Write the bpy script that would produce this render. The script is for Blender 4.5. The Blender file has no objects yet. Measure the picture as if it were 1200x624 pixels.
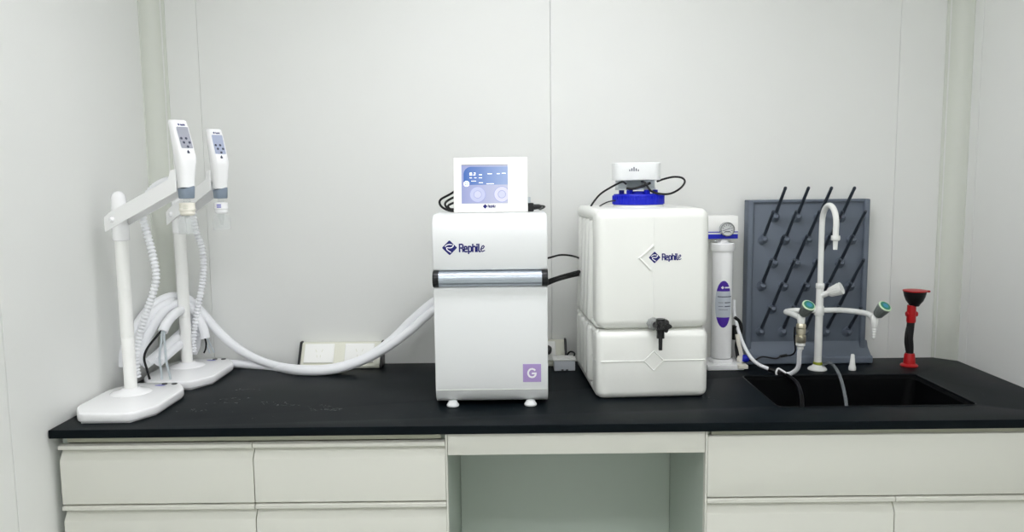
import bpy, bmesh, math, random
from mathutils import Vector, Matrix, Euler
PI = math.pi
random.seed(7)
C = bpy.context.scene.collection

# ------------------------------------------------------------------ camera
F_PX, PITCH, YAW, ROLL, CAMY, CAMZ = 924.77, 0.109515, 0.001431, -0.011538, -2.8431, 1.5170
def cam_basis():
    f = Vector((-math.sin(YAW)*math.cos(PITCH), math.cos(YAW)*math.cos(PITCH), -math.sin(PITCH)))
    rt = Vector((math.cos(YAW), math.sin(YAW), 0)); up = rt.cross(f)
    return rt*math.cos(ROLL)+up*math.sin(ROLL), up*math.cos(ROLL)-rt*math.sin(ROLL), f
RT, UP, FW = cam_basis()
cd = bpy.data.cameras.new('camera'); cd.sensor_width = 36; cd.lens = 36*F_PX/1200; cd.clip_start = .05
cam = bpy.data.objects.new('camera', cd); C.objects.link(cam)
m = Matrix((RT, UP, -FW)).transposed().to_4x4(); m.translation = Vector((0, CAMY, CAMZ)); cam.matrix_world = m
bpy.context.scene.camera = cam
def at(x, y, Y):
    """measured point of the photograph on the vertical plane at depth Y -> room coordinates"""
    d = FW + RT*(x-600)/F_PX - UP*(y-312)/F_PX
    t = (Y-CAMY)/d.y
    return Vector((0, CAMY, CAMZ)) + d*t
def path(*p): return [at(*q) for q in p]

# ------------------------------------------------------------------ materials
def lin(c): return tuple(((v/255)/12.92 if v/255 <= .04045 else ((v/255+.055)/1.055)**2.4) for v in c)
def mat(name, rgb, rough=.4, metal=0, coat=0, trans=0, ior=1.45, alpha=1, emit=None, es=0, bump=0, bscale=200, rvar=0, spec=.5, cvar=0):
    M = bpy.data.materials.new(name); M.use_nodes = True
    nt = M.node_tree; b = nt.nodes['Principled BSDF']
    b.inputs['Base Color'].default_value = (*lin(rgb), 1)
    b.inputs['Roughness'].default_value = rough; b.inputs['Metallic'].default_value = metal
    b.inputs['Coat Weight'].default_value = coat; b.inputs['Coat Roughness'].default_value = .08
    b.inputs['Transmission Weight'].default_value = trans; b.inputs['IOR'].default_value = ior
    b.inputs['Alpha'].default_value = alpha; b.inputs['Specular IOR Level'].default_value = spec
    if emit: b.inputs['Emission Color'].default_value = (*lin(emit), 1); b.inputs['Emission Strength'].default_value = es
    tc = nt.nodes.new('ShaderNodeTexCoord'); nz = nt.nodes.new('ShaderNodeTexNoise')
    nt.links.new(tc.outputs['Object'], nz.inputs['Vector']); nz.inputs['Scale'].default_value = bscale; nz.inputs['Detail'].default_value = 3
    if bump:
        bp = nt.nodes.new('ShaderNodeBump'); bp.inputs['Strength'].default_value = bump; bp.inputs['Distance'].default_value = .002
        nt.links.new(nz.outputs['Fac'], bp.inputs['Height']); nt.links.new(bp.outputs['Normal'], b.inputs['Normal'])
    n2 = nt.nodes.new('ShaderNodeTexNoise'); n2.inputs['Scale'].default_value = 6; nt.links.new(tc.outputs['Object'], n2.inputs['Vector'])
    mr = nt.nodes.new('ShaderNodeMapRange'); v = rvar or .03
    mr.inputs['To Min'].default_value = max(0, rough-v); mr.inputs['To Max'].default_value = min(1, rough+v)
    nt.links.new(n2.outputs['Fac'], mr.inputs['Value']); nt.links.new(mr.outputs['Result'], b.inputs['Roughness'])
    if cvar:
        mx = nt.nodes.new('ShaderNodeMix'); mx.data_type = 'RGBA'
        mx.inputs[6].default_value = (*lin(tuple(c-cvar for c in rgb)), 1); mx.inputs[7].default_value = (*lin(tuple(min(255, c+cvar) for c in rgb)), 1)
        nt.links.new(n2.outputs['Fac'], mx.inputs[0]); nt.links.new(mx.outputs[2], b.inputs['Base Color'])
    return M
M = {}
M['wall'] = mat('painted steel panel', (229, 230, 227), .38, cvar=1)
M['cove'] = mat('grey cove profile', (214, 217, 208), .45)
M['ceil'] = mat('ceiling paint', (235, 236, 233), .7)
M['floor'] = mat('vinyl floor', (205, 207, 202), .4, bump=.05)
M['groove'] = mat('panel joint', (222, 224, 221), .7)
M['cab'] = mat('cream grey lacquer', (213, 213, 204), .42)
M['cabrail'] = mat('cabinet carcass lacquer', (190, 191, 172), .5)
M['cabin'] = mat('cabinet inner panel', (188, 198, 188), .5)
M['top'] = mat('black resin worktop', (11, 18, 22), .42, bump=.08, bscale=350, rvar=.05, spec=.09)
M['sink'] = mat('black sink resin', (4, 5, 6), .6, bump=.1, bscale=300, spec=.1)
M['rimm'] = mat('black rim resin', (16, 19, 22), .3, spec=.3)
M['white'] = mat('glossy white plastic', (251, 251, 252), .22, coat=.3)
M['mach'] = mat('satin white housing', (229, 231, 231), .33)
M['tank'] = mat('white moulded polyethylene', (235, 236, 231), .36, bump=.06, bscale=120)
M['hose'] = mat('white hose sleeve', (244, 245, 248), .42)
M['pole'] = mat('white coated tube', (248, 248, 245), .35)
M['arm'] = mat('light grey coated steel', (250, 250, 250), .35)
M['collar'] = mat('slate grey rubber', (138, 151, 166), .45)
M['cream'] = mat('cream filter plastic', (238, 234, 222), .4)
M['black'] = mat('black plastic', (16, 16, 18), .35)
M['rubber'] = mat('black cable rubber', (14, 14, 15), .5)
M['blue'] = mat('royal blue plastic', (6, 24, 186), .4)
M['navy'] = mat('navy print ink', (14, 16, 104), .5)
M['ink'] = mat('dark print ink', (60, 64, 84), .5)
M['alu'] = mat('brushed aluminium', (186, 194, 204), .3, metal=.85, bump=.05, bscale=900)
M['chrome'] = mat('nickel fitting', (205, 198, 178), .34, metal=.9)
M['lilac'] = mat('lilac label', (170, 146, 200), .5)
M['whiteink'] = mat('white print ink', (245, 243, 248), .5)
M['purple'] = mat('violet label', (74, 34, 160), .45)
M['labelgrey'] = mat('silver label', (196, 202, 212), .45)
M['clear'] = mat('clear plastic', (238, 243, 243), .06, alpha=.13)
M['cleartube'] = mat('clear hose', (150, 156, 160), .08, alpha=.42)
M['smoke'] = mat('dark tinted hose', (9, 9, 11), .3, spec=.3)
M['frost'] = mat('frosted plastic', (208, 216, 220), .35, trans=.35, ior=1.3)
M['rack'] = mat('slate grey polypropylene', (104, 113, 126), .5, bump=.1, bscale=250)
M['peg'] = mat('charcoal peg plastic', (52, 60, 70), .42)
M['tapgrey'] = mat('grey tap plastic', (118, 124, 122), .4)
M['tapwhite'] = mat('white epoxy tap coating', (236, 237, 234), .26, coat=.3)
M['tapgreen'] = mat('green index button', (40, 122, 100), .4)
M['tapblue'] = mat('teal index centre', (50, 130, 160), .4)
M['palegreen'] = mat('pale green ring', (200, 222, 188), .4)
M['red'] = mat('red plastic', (178, 12, 20), .35)
M['earth'] = mat('yellow green tape', (150, 160, 40), .5)
M['socket'] = mat('socket cream', (226, 226, 212), .45)
M['plate'] = mat('socket white plate', (244, 244, 241), .35)
M['steel'] = mat('bright steel', (200, 202, 204), .2, metal=1)
M['dial'] = mat('dial face', (210, 212, 212), .4)
M['lcd'] = mat('grey handset display', (150, 152, 162), .3, emit=(150, 152, 165), es=.15)
M['lcd2'] = mat('blue grey handset display', (160, 168, 190), .3, emit=(160, 168, 195), es=.15)
M['lamp'] = mat('lamp diffuser', (250, 250, 250), .5, emit=(250, 250, 255), es=16)
M['lampbody'] = mat('lamp housing', (235, 235, 235), .5)
M['water'] = mat('water drop', (250, 250, 250), .02, trans=1, ior=1.33)
def screen_mat(name, ca, cb, x0, x1, es):
    S = bpy.data.materials.new(name); S.use_nodes = True; nt = S.node_tree; b = nt.nodes['Principled BSDF']
    tc = nt.nodes.new('ShaderNodeTexCoord'); sp = nt.nodes.new('ShaderNodeSeparateXYZ'); nt.links.new(tc.outputs['Object'], sp.inputs[0])
    mr = nt.nodes.new('ShaderNodeMapRange'); mr.inputs['From Min'].default_value = x0; mr.inputs['From Max'].default_value = x1
    nt.links.new(sp.outputs['X'], mr.inputs['Value'])
    mx = nt.nodes.new('ShaderNodeMix'); mx.data_type = 'RGBA'; nt.links.new(mr.outputs['Result'], mx.inputs[0])
    mx.inputs[6].default_value = (*lin(ca), 1); mx.inputs[7].default_value = (*lin(cb), 1)
    nt.links.new(mx.outputs[2], b.inputs['Emission Color']); b.inputs['Emission Strength'].default_value = es
    b.inputs['Base Color'].default_value = (.02, .02, .03, 1); b.inputs['Roughness'].default_value = .3
    return S

# ------------------------------------------------------------------ mesh helpers
WM = {}
def bmn(): return bmesh.new()
def merge(dst, src):
    me = bpy.data.meshes.new('t'); src.to_mesh(me); src.free(); dst.from_mesh(me); bpy.data.meshes.remove(me)
def sharp_bevel(bm, w, seg=3, ang=30):
    bmesh.ops.recalc_face_normals(bm, faces=bm.faces)
    ed = [e for e in bm.edges if len(e.link_faces) == 2 and e.calc_face_angle(0) > math.radians(ang)]
    if ed: bmesh.ops.bevel(bm, geom=ed, offset=w, segments=seg, profile=.5, affect='EDGES', clamp_overlap=True)
def box(bm, lo, hi, bev=0, seg=3, mtx=None):
    b = bmn(); bmesh.ops.create_cube(b, size=1)
    lo, hi = Vector(lo), Vector(hi); c = (lo+hi)/2; s = hi-lo
    for v in b.verts: v.co = Vector((v.co.x*s.x, v.co.y*s.y, v.co.z*s.z))+c
    if bev: bmesh.ops.bevel(b, geom=b.edges[:], offset=bev, segments=seg, profile=.5, affect='EDGES', clamp_overlap=True)
    if mtx: b.transform(mtx)
    merge(bm, b); return bm
def prism(bm, prof, x0, x1, axis='X', bev=0, seg=2, mtx=None):
    """extrude a closed profile; axis X: (y,z) pairs, axis Z: (x,y) pairs, axis Y: (x,z) pairs"""
    b = bmn()
    def P(p, t): return {'X': (t, p[0], p[1]), 'Z': (p[0], p[1], t), 'Y': (p[0], t, p[1])}[axis]
    A = [b.verts.new(P(p, x0)) for p in prof]; B = [b.verts.new(P(p, x1)) for p in prof]
    n = len(prof)
    b.faces.new(A); b.faces.new(B[::-1])
    for i in range(n): b.faces.new((A[i], B[i], B[(i+1) % n], A[(i+1) % n]))
    bmesh.ops.recalc_face_normals(b, faces=b.faces)
    if bev: sharp_bevel(b, bev, seg)
    if mtx: b.transform(mtx)
    merge(bm, b); return bm
def frame_to(d):
    d = Vector(d).normalized(); return d.to_track_quat('Z', 'Y').to_matrix().to_4x4()
def lathe(bm, prof, pos=(0, 0, 0), axis=(0, 0, 1), seg=28):
    """prof: (r, t) pairs along the axis; closed with caps when r>0 at the ends"""
    b = bmn(); rings = []
    for r, t in prof:
        if r < 1e-6: rings.append([b.verts.new((0, 0, t))])
        else: rings.append([b.verts.new((r*math.cos(2*PI*k/seg), r*math.sin(2*PI*k/seg), t)) for k in range(seg)])
    for A, B in zip(rings, rings[1:]):
        for k in range(seg):
            a0, a1 = A[k % len(A)], A[(k+1) % len(A)]; b0, b1 = B[k % len(B)], B[(k+1) % len(B)]
            vs = []
            for v in (a0, a1, b1, b0):
                if v not in vs: vs.append(v)
            if len(vs) > 2: b.faces.new(vs)
    for R in (rings[0], rings[-1]):
        if len(R) > 1: b.faces.new(R)
    bmesh.ops.recalc_face_normals(b, faces=b.faces)
    b.transform(Matrix.Translation(Vector(pos)) @ frame_to(axis)); merge(bm, b); return bm
def smooth_path(P, n=10):
    P = [Vector(p) for p in P]
    if len(P) < 3: return P
    Q = [P[0]*2-P[1]]+P+[P[-1]*2-P[-2]]; out = []
    for i in range(1, len(Q)-2):
        a, b, c, d = Q[i-1:i+3]
        for k in range(n):
            t = k/n
            out.append(.5*((2*b)+(c-a)*t+(2*a-5*b+4*c-d)*t*t+(3*b-a-3*c+d)*t**3))
    out.append(P[-1]); return out
def resample(P, step):
    out = [P[0]]; acc = 0
    for a, b in zip(P, P[1:]):
        L = (b-a).length
        if L < 1e-9: continue
        t = step-acc
        while t <= L: out.append(a+(b-a)*(t/L)); t += step
        acc = L-(t-step)
    return out
def tube(bm, P, r, seg=12, smooth=True, n=8, rf=None, flat=1):
    P = smooth_path(P, n) if smooth else [Vector(p) for p in P]
    if rf: P = resample(P, rf[0])
    b = bmn(); prev = None; u = None; rings = []
    for i, p in enumerate(P):
        t = (P[min(i+1, len(P)-1)]-P[max(i-1, 0)]).normalized()
        if u is None: u = t.orthogonal().normalized()
        else:
            u = (u-t*u.dot(t)).normalized()
        w = t.cross(u); rr = rf[1](i) if rf else r
        rings.append([b.verts.new(p+(u*math.cos(2*PI*k/seg)+w*math.sin(2*PI*k/seg)*flat)*rr) for k in range(seg)])
    for A, B in zip(rings, rings[1:]):
        for k in range(seg): b.faces.new((A[k], A[(k+1) % seg], B[(k+1) % seg], B[k]))
    b.faces.new(rings[0]); b.faces.new(rings[-1])
    bmesh.ops.recalc_face_normals(b, faces=b.faces); merge(bm, b); return bm
NLIFT = [0]
def ribbon(bm, P, w, mtx, lift=0):
    """printed stroke on a surface, mitred; mtx maps (x, y, 0) of the artwork onto the surface"""
    P = [Vector(p) for i, p in enumerate(P) if i == 0 or (Vector(p)-Vector(P[i-1])).length > 1e-7]
    if len(P) < 2: return
    D = [(b-a).normalized() for a, b in zip(P, P[1:])]
    P[0] = P[0]-D[0]*w*.35; P[-1] = P[-1]+D[-1]*w*.35
    NLIFT[0] = (NLIFT[0]+1) % 6; lift += NLIFT[0]*.00003
    L = []; Rr = []
    for i, p in enumerate(P):
        a, c = D[max(i-1, 0)], D[min(i, len(D)-1)]
        na, nc = Vector((-a.y, a.x)), Vector((-c.y, c.x)); nn = (na+nc)
        nn = nn/max(nn.length_squared, .8)*2*w/2
        L.append(bm.verts.new(mtx @ Vector((p.x+nn.x, p.y+nn.y, lift)))); Rr.append(bm.verts.new(mtx @ Vector((p.x-nn.x, p.y-nn.y, lift))))
    for i in range(len(P)-1): bm.faces.new((L[i], Rr[i], Rr[i+1], L[i+1]))
def poly(bm, P, mtx, lift=0):
    bm.faces.new([bm.verts.new(mtx @ Vector((x, y, lift))) for x, y in P])
def disc(c, r, n=24, rx=None): return [(c[0]+(rx or r)*math.cos(2*PI*k/n), c[1]+r*math.sin(2*PI*k/n)) for k in range(n)]
def arc(cx, cy, r, a0, a1, n=8): return [(cx+r*math.cos(math.radians(a0+(a1-a0)*k/n)), cy+r*math.sin(math.radians(a0+(a1-a0)*k/n))) for k in range(n+1)]
def rrect(x0, y0, x1, y1, r, n=5):
    return arc(x1-r, y1-r, r, 0, 90, n)+arc(x0+r, y1-r, r, 90, 180, n)+arc(x0+r, y0+r, r, 180, 270, n)+arc(x1-r, y0+r, r, 270, 360, n)

def obj(name, bm, m_, parent=None, kind=None, label=None, smooth=35, local=False, origin=None):
    """bm in room coordinates unless local; origin: where the object's own origin stands (top-level meshes)"""
    W = WM.get(parent, Matrix.Identity(4)) if parent else Matrix.Translation(Vector(origin) if origin is not None else Vector((0, 0, 0)))
    if not local: bm.transform(W.inverted())
    me = bpy.data.meshes.new(name); bm.to_mesh(me); bm.free()
    me.materials.append(M[m_] if isinstance(m_, str) else m_)
    if smooth:
        me.shade_smooth(); me.set_sharp_from_angle(angle=math.radians(smooth))
    o = bpy.data.objects.new(name, me); C.objects.link(o)
    if parent: o.parent = parent
    else: o.matrix_world = W
    WM[o] = W
    if kind: o['kind'] = kind
    if label: o['label'] = label
    return o
def tag(o, label, cat, group=None, kind=None):
    o['label'] = label; o['category'] = cat
    if group: o['group'] = group
    if kind: o['kind'] = kind
    return o
def thing(name, label, cat, loc, rz=0, group=None):
    o = bpy.data.objects.new(name, None); o.empty_display_size = .05; C.objects.link(o)
    o.location = loc; o.rotation_euler = (0, 0, rz)
    WM[o] = Matrix.Translation(Vector(loc)) @ Matrix.Rotation(rz, 4, 'Z')
    return tag(o, label, cat, group)
def struct(name, bm, m_, parent=None, smooth=35): return obj(name, bm, m_, parent, kind='structure', smooth=smooth)

# surface frame: origin, x direction, y direction, unit
def surf(o, x, y, s=1):
    x = Vector(x).normalized(); y = Vector(y); y = (y-x*y.dot(x)).normalized(); z = x.cross(y)
    mm = Matrix((x*s, y*s, z)).transposed().to_4x4(); mm.translation = Vector(o); return mm
GLY = {
 'R': (.50, [[(0, 0), (0, 1)], [(0, 1), (.26, 1), (.36, .9), (.36, .62), (.26, .5), (0, .5)], [(.22, .5), (.36, .32), (.36, 0)]]),
 'e': (.45, [[(0, .36), (.28, .36), (.28, .58), (.2, .7), (.08, .7), (0, .58), (0, .12), (.08, 0), (.3, 0)]]),
 'p': (.45, [[(0, -.26), (0, .7)], [(0, .7), (.2, .7), (.3, .6), (.3, .1), (.2, 0), (0, 0)]]),
 'h': (.45, [[(0, 0), (0, 1)], [(0, .6), (.1, .7), (.22, .7), (.3, .6), (.3, 0)]]),
 'i': (.18, [[(0, 0), (0, .7)], [(0, .9), (0, 1)]]),
 'l': (.20, [[(0, 1), (0, .12), (.08, 0), (.16, 0)]]),
 'E': (.5, [[(.0, .3), (.26, .42), (.38, .66), (.3, .8), (.16, .72), (.04, .4), (.06, .1), (.18, 0), (.42, .14)]])}
def word(bm, mtx, x, y, h, w=.2, sx=1.12, txt='RephilE'):
    for ch in txt:
        adv, st = GLY[ch]
        for s in st: ribbon(bm, [(x+a*h*sx, y+b*h) for a, b in s], w*h*(.7 if ch == 'E' else 1), mtx)
        x += adv*h*sx
def emblem(parent, mtx, cx, cy, r):
    b = bmn(); poly(b, [(cx+r*a, cy+r*c) for a, c in [(1, .06), (1, -.06), (.06, -1), (-.06, -1), (-1, -.06), (-1, .06), (-.06, 1), (.06, 1)]], mtx); e = obj('emblem', b, 'navy', parent, smooth=0)
    b = bmn()
    for s in ([(-.6, .2), (-.35, .4), (0, .48), (.3, .42)], [(.52, .4), (.5, .18), (.3, .02), (0, -.02), (-.3, .02), (-.42, -.02), (-.36, -.25), (-.12, -.45), (.16, -.62)]):
        ribbon(b, [(cx+r*a, cy+r*c) for a, c in s], .13*r, mtx, .0004)
    obj('emblem_swirl', b, 'whiteink', e, smooth=0)

# ------------------------------------------------------------------ the room
XL, XR, YB, YF, ZC = -1.278, 1.597, 0.0, -4.0, 2.62
CT, CTB = .85, .8255          # worktop top and underside
b = bmn(); xs = [XL, -1.1, .139, 1.37, XR]
for a, c in zip(xs, xs[1:]):
    box(b, (a+(.0005 if a > XL else 0), 0, 0), (c-(.0005 if c < XR else 0), .05, ZC), .0009, 1)
wb = struct('wall_back', b, 'wall')
b = bmn(); box(b, (XL-.06, .012, 0), (XR+.06, .06, ZC)); struct('joint_backing', b, 'groove', wb)
b = bmn()
ys = [YF, -3.3, -2.1, -.9, 0]
for a, c in zip(ys, ys[1:]): box(b, (XL-.05, a+.0012, 0), (XL, c-(.0012 if c < 0 else 0), ZC), .0012, 1)
wl = struct('wall_left', b, 'wall')
b = bmn()
ys = [YF, -3.7, -2.5, -1.3, -.105, 0]
for a, c in zip(ys, ys[1:]): box(b, (XR, a+.0012, 0), (XR+.05, c-(.0012 if c < 0 else 0), ZC), .0012, 1)
wr = struct('wall_right', b, 'wall')
b = bmn(); box(b, (XL, YF-.05, 0), (XR, YF, ZC)); struct('wall_front', b, 'wall')
b = bmn(); box(b, (XL-.05, YF-.05, -.05), (XR+.05, .05, 0)); struct('floor', b, 'floor')
b = bmn(); box(b, (XL-.05, YF-.05, ZC), (XR+.05, .05, ZC+.05)); struct('ceiling', b, 'ceil')
# corner coves: a hollow aluminium profile with a bead along its edges
for k, (x, s) in enumerate(((XL, 1), (XR, -1))):
    R = .05
    pr = [(x, 0), (x, -R-.006), (x+s*.003, -R-.006), (x+s*.004, -R)]
    for j in range(1, 9):
        a = math.radians(90*j/9); pr.append((x+s*(R+.004-R*math.cos(a)), -(R+.004)+R*math.sin(a)))
    pr += [(x+s*(R+.004), -.004), (x+s*(R+.018), -.004), (x+s*(R+.018), 0)]
    b = bmn(); prism(b, pr, 0, ZC, 'Z'); struct('trim_%d' % (k+1), b, 'cove')
    b = bmn(); prism(b, [(x+s*(R+.004), -.0038), (x+s*(R+.008), -.0038), (x+s*(R+.008), -.0062), (x+s*(R+.004), -.0062)], 0, ZC, 'Z')
    struct('trim_%d' % (k+3), b, 'wall')

# ceiling lights
lamps = []
for k, (x, y) in enumerate(((.05, -1.05), (-.6, -2.85), (.85, -2.85))):
    t = thing('ceiling_light', ['white flat panel lamp on the ceiling above the worktop', 'white flat panel lamp on the ceiling behind the camera, left side', 'white flat panel lamp on the ceiling behind the camera, right side'][k], 'lamp', (x, y, ZC-.03), 0, 'ceiling panel lamps')
    b = bmn(); L, Wd = 1.2, .3
    for lo, hi in (((-L/2, -Wd/2, 0), (L/2, -Wd/2+.012, .03)), ((-L/2, Wd/2-.012, 0), (L/2, Wd/2, .03)), ((-L/2, -Wd/2, 0), (-L/2+.012, Wd/2, .03)), ((L/2-.012, -Wd/2, 0), (L/2, Wd/2, .03))): box(b, lo, hi)
    obj('frame', b, 'lampbody', t, local=True)
    b = bmn(); box(b, (-L/2+.01, -Wd/2+.01, .006), (L/2-.01, Wd/2-.01, .016)); obj('diffuser', b, 'lamp', t, local=True)

# ------------------------------------------------------------------ worktop (with the sink cut-out) and sink
def curve_plate(outer, holes, z0, z1, bev):
    cu = bpy.data.curves.new('p', 'CURVE'); cu.dimensions = '2D'; cu.fill_mode = 'BOTH'
    cu.extrude = (z1-z0)/2-bev; cu.bevel_depth = bev; cu.bevel_resolution = 2; cu.offset = -bev
    for P in [outer]+holes:
        s = cu.splines.new('POLY'); s.points.add(len(P)-1); s.use_cyclic_u = True
        for q, p in zip(s.points, P): q.co = (p[0], p[1], 0, 1)
    o = bpy.data.objects.new('p', cu); C.objects.link(o)
    dg = bpy.context.evaluated_depsgraph_get(); me = bpy.data.meshes.new_from_object(o.evaluated_get(dg))
    bm = bmesh.new(); bm.from_mesh(me); bpy.data.objects.remove(o); bpy.data.curves.remove(cu); bpy.data.meshes.remove(me)
    bmesh.ops.remove_doubles(bm, verts=bm.verts, dist=1e-5)
    bm.transform(Matrix.Translation((0, 0, (z0+z1)/2))); return bm
SX0, SX1, SY0, SY1 = .765, 1.345, -.612, -.245
outer = [(XL+.004, -.752), (XR-.002, -.752), (XR-.002, -.062), (XR-.062, -.002), (XL+.068, -.002), (XL+.004, -.062)]
hole = rrect(SX0, SY0, SX1, SY1, .02)
wt = obj('worktop', curve_plate(outer, [hole], CTB, CT, .0025), 'top')
tag(wt, 'long matt black worktop with a sink cut into its right side', 'worktop')
t = thing('sink', 'black rectangular sink sunk into the worktop below the tall white tap', 'sink', ((SX0+SX1)/2, (SY0+SY1)/2, .62))
b = bmn()
def ring(r): return r
lv = [(0, 0, .847, .02), (.010, .012, .838, .022), (.016, .016, .80, .03), (.03, .03, .64, .05), (.06, .06, .622, .06)]
rings = []
for dx, dy, z, r in lv: rings.append([b.verts.new((x, y, z)) for x, y in rrect(SX0+dx-.0005, SY0+dy-.0005, SX1-dx+.0005, SY1-dy+.0005, r)])
for A, B in zip(rings, rings[1:]):
    n = len(A)
    for k in range(n): b.faces.new((A[k], A[(k+1) % n], B[(k+1) % n], B[k]))
b.faces.new(rings[-1])
out = []
for dx, z in ((-.0005, .8245), (-.03, .8245), (-.03, .81), (.0, .80), (.01, .615)): out.append([b.verts.new((x, y, z)) for x, y in rrect(SX0+dx, SY0+dx, SX1-dx, SY1-dx, .03)])
for A, B in zip([rings[0]]+out, out):
    n = len(A)
    for k in range(n): b.faces.new((B[k], B[(k+1) % n], A[(k+1) % n], A[k]))
b.faces.new(out[-1][::-1])
bmesh.ops.recalc_face_normals(b, faces=b.faces)
obj('basin', b, 'sink', t)
b = bmn(); P_ = rrect(SX0-.001, SY0-.001, SX1+.001, SY1+.001, .021, 6); tube(b, [Vector((x, y, CT+.0004)) for x, y in P_+P_[:1]], .0017, 8, smooth=False); obj('rim', b, M['rimm'], t)
b = bmn(); lathe(b, [(.0, .626), (.014, .626), (.02, .629), (.036, .629), (.038, .6235), (.0, .6235)], (1.05, -.43, 0)); obj('drain', b, 'steel', t)

# ------------------------------------------------------------------ cabinets
YFc = -.738
def front(bm, x0, x1, ztop, zbot):
    """drawer or door front with a moulded finger pull along its top"""
    Y = YFc
    pr = [(Y+.02, ztop-.002), (Y+.002, ztop), (Y-.006, ztop-.002), (Y-.006, ztop-.011), (Y-.003, ztop-.0135), (Y+.014, ztop-.0145), (Y+.017, ztop-.018), (Y+.016, ztop-.021),
          (Y, ztop-.043), (Y-.002, ztop-.048), (Y-.002, zbot+.002), (Y, zbot), (Y+.02, zbot)]
    prism(bm, pr, x0, x1, 'X'); return bm
def carcass(x0, x1, name, label, z0=.1, ztop=CTB-.0005, recess=False, inner=1):
    t = thing(name, label, 'cabinet', ((x0+x1)/2, -.4, 0))
    b = bmn()
    for a, c in ((x0, x0+.018), (x1-.018, x1)): box(b, (a, YFc+.0215, 0), (c, -.02, ztop), .001, 1)
    box(b, (x0+.018, YFc+.022, .08), (x1-.018, -.025, .098)); box(b, (x0+.018, -.03, .02), (x1-.018, -.022, ztop if not recess else .6))
    obj('carcass', b, 'cabin', t)
    b = bmn(); box(b, (x0+.0185, YFc+.012, .806), (x1-.0185, YFc+.032, ztop), .001, 1); obj('top_rail', b, 'cabrail', t)
    b = bmn(); box(b, (x0+.0185, YFc+.05, 0), (x1-.0185, YFc+.066, .0795)); obj('plinth', b, 'cab', t)
    x = x1-.005 if inner > 0 else x0
    b = bmn(); box(b, (x, YFc-.003, .1), (x+.005, YFc+.021, ztop), .0008, 1)
    obj('edge_strip', b, 'cab', t)
    return t
CX0, CX1, CX2, CX3 = -1.258, -.187, .524, 1.585
t = carcass(CX0, CX1, 'drawer_cabinet', 'pale cream grey cabinet of two drawer columns under the left end of the worktop')
xm = -.7225
for (a, c) in ((CX0+.002, xm-.0014), (xm+.0014, CX1-.006)):
    for k in range(4):
        zt = .8035-.1745*k; b = front(bmn(), a, c, zt, zt-.1745+.0035)
        obj('drawer', b, 'cab', t, smooth=25)
        # drawer box behind its front
b = bmn(); box(b, (CX0+.02, YFc+.021, .105), (CX1-.02, YFc+.03, .80)); obj('drawer_box', b, 'cabrail', t)
t = carcass(CX2, CX3, 'sink_cabinet', 'pale cream grey cabinet with a plain panel over doors under the sink', recess=True, inner=-1)
b = bmn(); box(b, (CX2+.006, YFc-.002, .6345), (CX3-.002, YFc+.02, .8085), .0015, 2); obj('front_panel', b, 'cab', t)
xm = 1.051
for (a, c) in ((CX2+.006, xm-.0014), (xm+.0014, CX3-.002)):
    b = front(bmn(), a, c, .6305, .105); obj('door', b, 'cab', t, smooth=25)
b = bmn(); box(b, (CX2+.02, YFc+.021, .105), (CX3-.02, YFc+.03, .80)); obj('inner_panel', b, 'cabrail', t)
t = thing('knee_space_panel', 'pale rail and back board bridging the open knee space between the cabinets', 'panel', ((CX1+CX2)/2, -.45, .3))
b = bmn(); box(b, (CX1+.001, YFc, .762), (CX2-.001, YFc+.018, CTB-.0005), .0012, 2); obj('rail', b, 'cab', t)
b = bmn(); box(b, (CX1+.001, -.262, 0), (CX2-.001, -.246, CTB-.0005), .001, 1); obj('back_board', b, 'cabin', t)

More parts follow.
